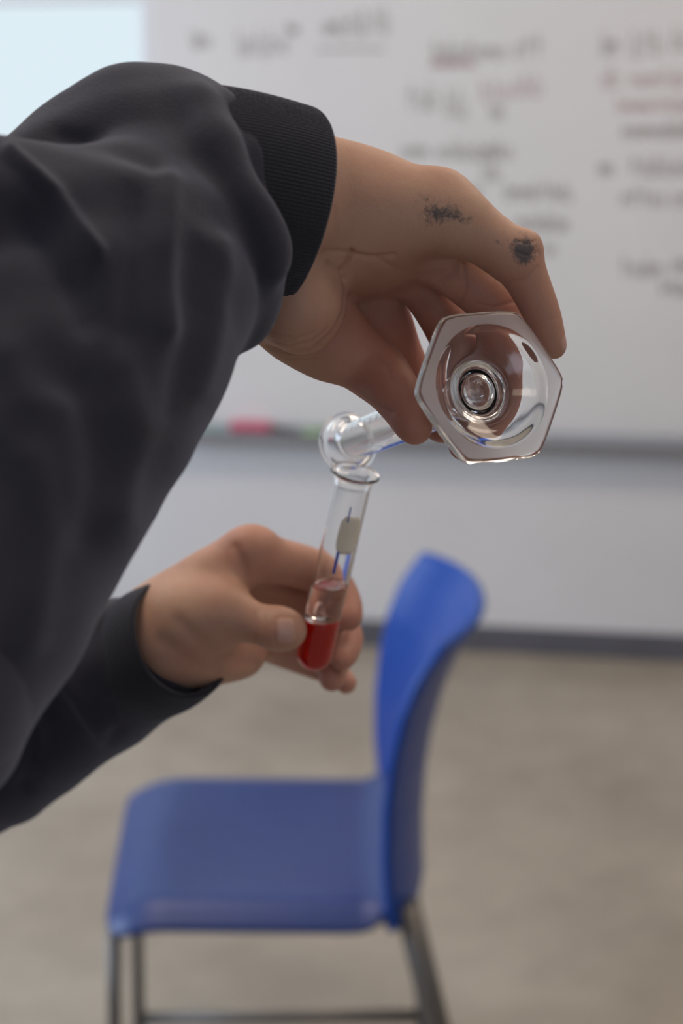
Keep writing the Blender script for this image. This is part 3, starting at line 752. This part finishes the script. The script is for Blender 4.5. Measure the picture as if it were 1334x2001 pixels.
off, cr = groove(V, Nn, [
    ([(500, 1196), (503, 1222), (498, 1250)], 4, .0003, .12, .72), ([(516, 1200), (518, 1222), (514, 1246)], 4, .0002, .08, .72),
    ([(350, 1215), (400, 1262), (440, 1290), (500, 1300)], 16, .0010, .04, .74), ([(320, 1250), (370, 1290), (420, 1310)], 14, .0008, .04, .74),
    ([(460, 1070), (480, 1110), (486, 1150)], 10, .0010, .10, .74), ([(662, 1236), (690, 1226), (704, 1220)], 3, .0003, .2, .76)])
off += nail * .0004 - rimn * .00018 * (1 - nail)
flush = .55 * gauss(px, py, 470, 1070, 70, 60) + .6 * np.clip((px - 480) / 180, 0, 1) * (px > 480) * (V[:, 2] > .70) + .25 * gauss(px, py, 560, 1230, 50, 50) + .25 * gauss(px, py, 430, 1290, 120, 50)
V = V + Nn * off[:, None]
hand_l = (c2w(V), Q, dict(nail=np.clip(nail + nail2, 0, 1), flush=np.clip(flush, 0, .8), crease=np.maximum(cr, rimn * .08 * (1 - nail))))

# ---------------- rest of the figure (stands to the left of the camera, outside the frame)
def wchain(pts, sub=3):                    # world points (x, y, z, r) -> camera metric
    P = np.array(pts, float); Q_ = np.concatenate([w2c(P[:, :3]), P[:, 3:]], 1); return catmull(Q_, sub) if sub > 1 else Q_
def build_low(chains, ells, h, k=.03):
    lo, hi = bounds(chains, .03)
    f_ = Field(lo, hi, h); D_ = np.full(f_.n, .2, np.float32)
    for c in chains:
        add_chain(f_, D_, c, k, margin=.06, sub_k=.01)
    for c, r, kk, op in ells: add_ell(f_, D_, w2c(np.array(c)), np.array(r), kk, R=np.array(REYE), op=op)
    V_, Q_ = surface_nets(f_, D_); return c2w(relax(V_, Q_, 2)), Q_
# rows: world axes expressed in camera metric, so ellipsoid radii are given along world x, y, z
REYE = [[1, 0, 0], [0, sp, cp], [0, cp, -sp]]
ER = tuple(c2w(PC(-250, 1290, .425))); EL = tuple(c2w(PC(-320, 1570, .80)))
SX = -.47; SY = .56
SHR = (SX, SY - .19, 1.44); SHL = (SX, SY + .19, 1.44)
wr_ = tuple(c2w(PC(400, 460, .515))); wl_ = tuple(c2w(PC(150, 1345, .745)))
body_ch = [wchain([(SX, SY, 1.70, .075), (SX + .01, SY, 1.62, .062), (SX, SY, 1.52, .055), (SX, SY, 1.44, .07)]),
           wchain([(*SHR, .055), tuple(ER) + (.036,), wr_ + (.024,)], 1), wchain([(*SHL, .055), tuple(EL) + (.032,), wl_ + (.022,)], 1),
           wchain([(SX, SY - .13, 1.40, .09), (SX, SY + .13, 1.40, .09)]), wchain([(SX, SY, 1.38, .13), (SX, SY, 1.15, .12), (SX, SY, .98, .13)]),
           wchain([(SX, SY - .09, .95, .095), (SX + .02, SY - .10, .52, .06), (SX - .01, SY - .11, .10, .042), (SX + .09, SY - .12, .045, .035), (SX + .15, SY - .125, .035, .028)]),
           wchain([(SX, SY + .09, .95, .095), (SX + .02, SY + .10, .52, .06), (SX - .01, SY + .11, .10, .042), (SX + .09, SY + .12, .045, .035), (SX + .15, SY + .125, .035, .028)])]
hd = (SX + .02, SY, 1.70)
body_el = [((hd[0], hd[1], hd[2] + .01), (.098, .076, .118), .02, 'add'), ((hd[0] + .06, hd[1], hd[2] - .065), (.040, .042, .048), .03, 'add'),
           ((hd[0] + .102, hd[1], hd[2] - .012), (.018, .013, .028), .012, 'add'), ((hd[0] + .088, hd[1], hd[2] - .055), (.012, .026, .010), .006, 'add'),
           ((hd[0] + .094, hd[1] - .033, hd[2] + .018), (.016, .017, .011), .012, 'sub'), ((hd[0] + .094, hd[1] + .033, hd[2] + .018), (.016, .017, .011), .012, 'sub'),
           ((hd[0] - .005, hd[1] - .080, hd[2] - .005), (.018, .010, .032), .004, 'add'), ((hd[0] - .005, hd[1] + .080, hd[2] - .005), (.018, .010, .032), .004, 'add')]
bv, bq = build_low(body_ch, body_el, .006)

person = empty('person', (SX, SY, 0)); tag(person, 'person in a charcoal sweatshirt pouring from a glass cylinder into a test tube', 'person')
def pch(o): o.parent = person; o.matrix_parent_inverse = Matrix.Translation((-SX, -SY, 0)); return o
pch(join_meshes('body', [(bv, bq, {}), hand_r, hand_l], [M_skin]))
hv, hq = build_low([wchain([(hd[0] - .02, hd[1], hd[2] + .03, .10), (hd[0] - .035, hd[1], hd[2] - .03, .09)])],
                   [((hd[0] + .02, hd[1], hd[2] + .05), (.095, .085, .092), .02, 'add'), ((hd[0] + .105, hd[1], hd[2] - .035), (.060, .075, .085), .01, 'sub')], .006)
pch(join_meshes('hair', [(hv, hq, {})], [M_hair]))
legs = [[(SX, SY - .09, .98, .12), (SX + .02, SY - .10, .52, .085), (SX - .01, SY - .11, .10, .07)], [(SX, SY + .09, .98, .12), (SX + .02, SY + .10, .52, .085), (SX - .01, SY + .11, .10, .07)]]
tv, tq = build_low([wchain(c) for c in legs], [], .008)
pch(join_meshes('trousers', [(tv, tq, {})], [M_jeans]))
for s in (-1, 1):
    v_, q_ = build_low([wchain([(SX - .02, SY + s * .11, .055, .050), (SX + .08, SY + s * .12, .045, .044), (SX + .16, SY + s * .125, .040, .038)])], [], .005)
    pch(join_meshes('shoe', [(v_, q_, {})], [M_shoe]))

# ---------------- sweatshirt: right sleeve (near), left sleeve, torso
def sleeve_fn(V, Nn, folds):
    px, py = proj(V); off = np.zeros(len(V)); face = np.clip(-Nn[:, 2] * 1.5 + .25, 0, 1)
    for line, w, a in folds:
        off += a * np.exp(-(seg_dist(px, py, line) / w) ** 2) * face
    # slow rumple
    q = V * 1000
    off += .0006 * np.sin(q[:, 0] * .16 + q[:, 1] * .10 + 1.3 * np.sin(q[:, 1] * .07)) + .0005 * np.sin(q[:, 1] * .21 - q[:, 0] * .08 + q[:, 2] * .11)
    return V + Nn * off[:, None]
S = [ # chains, blend
    ([(-480, 1600, .425, 335), (-250, 1290, .430, 335), (-10, 915, .455, 312), (205, 590, .485, 282), (285, 490, .500, 205)], .006),
    ([(-150, 420, .455, 150), (20, 440, .462, 155), (180, 460, .475, 160)], .008),
    ([(20, 508, .500, 172), (140, 404, .512, 168), (240, 312, .518, 158), (330, 292, .522, 148), (375, 370, .520, 140), (410, 460, .518, 120)], .0015),
    ([(300, 340, .506, 140), (375, 450, .502, 125), (430, 545, .506, 105)], .008),
    ([(340, 186, .512, 46), (385, 226, .498, 50), (418, 300, .487, 48), (466, 398, .485, 48), (518, 488, .488, 46), (520, 520, .492, 36)], .004),
    ([(500, 500, .505, 52), (498, 565, .508, 46), (470, 640, .510, 38)], .010),
    ([(396, 196, .518, 36), (436, 234, .506, 39), (474, 308, .500, 40), (488, 378, .500, 36), (490, 430, .500, 30)], .003),
]
pcs = [(chain_c(p), k) for p, k in S]
lo, hi = bounds([p for p, k in pcs]); fd = Field(lo, hi, .0016); D = np.full(fd.n, .05, np.float32)
for p, k in pcs: add_chain(fd, D, p, k, margin=.02, sub_k=.004)
V, Q = surface_nets(fd, D); V = relax(V, Q, 3); Nn = vnormals(V, Q)
V = sleeve_fn(V, Nn, [
    ([(20, 300), (110, 380), (190, 495)], 15, .0038), ([(60, 430), (130, 520), (170, 620)], 40, -.004),
    ([(330, 360), (322, 480), (328, 640)], 26, .0030), ([(270, 380), (262, 520), (250, 640)], 34, -.0030),
    ([(430, 480), (430, 620), (400, 760)], 26, .0022), ([(380, 500), (372, 640), (340, 800)], 30, -.0022),
    ([(150, 760), (200, 880), (180, 1050)], 40, -.0028), ([(240, 720), (270, 840), (240, 1000)], 34, .0022),
    ([(60, 900), (90, 1050), (50, 1250)], 40, .0025), ([(20, 700), (60, 780), (120, 800)], 40, .0025),
    ([(120, 262), (210, 285), (300, 320)], 18, -.0020)])
slr = (c2w(V), Q, {})
S = [([(-320, 1570, .80, 150), (-50, 1490, .775, 144), (80, 1412, .755, 132), (190, 1346, .737, 124), (262, 1302, .722, 116), (292, 1284, .714, 106)], .006),
     ([(60, 1360, .75, 120), (170, 1300, .735, 108), (236, 1268, .720, 98)], .006)]
pcs = [(chain_c(p), k) for p, k in S]
lo, hi = bounds([p for p, k in pcs]); fd = Field(lo, hi, .0018); D = np.full(fd.n, .05, np.float32)
for p, k in pcs: add_chain(fd, D, p, k, margin=.02, sub_k=.004)
V, Q = surface_nets(fd, D); V = relax(V, Q, 2); Nn = vnormals(V, Q)
V = sleeve_fn(V, Nn, [([(215, 1440), (232, 1420), (215, 1380)], 14, -.002), ([(60, 1400), (70, 1460), (50, 1530)], 20, -.003), ([(130, 1330), (170, 1400), (200, 1440)], 16, .0022), ([(10, 1430), (60, 1380), (90, 1370)], 14, .002)])
sll = (c2w(V), Q, {})
tor = [wchain([(SX, SY - .15, 1.41, .095), (SX, SY, 1.42, .10), (SX, SY + .15, 1.41, .095)]), wchain([(SX, SY - .07, 1.36, .14), (SX, SY - .07, 1.10, .13), (SX, SY - .06, .95, .13)]),
       wchain([(SX, SY + .07, 1.36, .14), (SX, SY + .07, 1.10, .13), (SX, SY + .06, .95, .13)]),
       wchain([(*SHR, .085), tuple(ER) + (.052,)], 1), wchain([(*SHL, .085), tuple(EL) + (.045,)], 1)]
sv, sq = build_low(tor, [], .007)
shirt = pch(join_meshes('sweatshirt', [(sv, sq, {}), slr, sll], [M_cloth]))

def cuff(c, ax, major_dir, R0, R1, length, nr, squash=.93, rib=.018, roll=.0016):
    """ribbed knit band: an open, double-walled ring along ax ending at c"""
    ax = Vector(ax).normalized(); u = Vector(major_dir); u = (u - ax * u.dot(ax)).normalized(); w = ax.cross(u)
    seg = nr * 6; vs = []; fs = []; prof_ = []
    for i in range(17):
        t = i / 16; prof_.append((R0 + (R1 - R0) * t + .0014 * math.sin(t * math.pi), -length * (1 - t), 1))
    for a in np.radians([30, 60, 90, 120, 150]): prof_.append((R1 - roll * (1 - math.cos(a)), roll * math.sin(a), .6))
    for t in (0, .3, .7, 1): prof_.append((R1 - 2 * roll - .001 * t, -length * .8 * t, 0))
    for r, z, rb in prof_:
        for k in range(seg):
            th = 2 * math.pi * k / seg; rr = r * (1 + rb * rib * .5 * math.cos(nr * th) + .012 * math.sin(3 * th + 1))
            vs.append(c + u * rr * math.cos(th) + w * rr * squash * math.sin(th) + ax * (z + .0012 * math.sin(2 * th + .5)))
    for i in range(len(prof_) - 1):
        for k in range(seg): fs.append((i * seg + k, i * seg + (k + 1) % seg, (i + 1) * seg + (k + 1) % seg, (i + 1) * seg + k))
    o = mesh('cuff', vs, fs, M_cuff, None); o.parent = shirt; return o
cc = PW(561, 399, .540)
axr = Vector(c2w(PC(0, 0, 0) + np.array([.86, -.07, .48]))) - Vector(CAML)
mjr = Vector(c2w(np.array([-.12, -.99, 0]))) - Vector(CAML)
cuff(cc, axr, mjr, .0358, .0374, .050, 170, squash=.98, rib=.009)
cl = PW(350, 1250, .700)
axl = Vector(c2w(np.array([.66, .40, -.63]))) - Vector(CAML)
mjl = Vector(c2w(np.array([-.52, .85, 0]))) - Vector(CAML)
cuff(cl, axl, mjl, .0318, .0308, .030, 130, squash=.97, rib=.009)
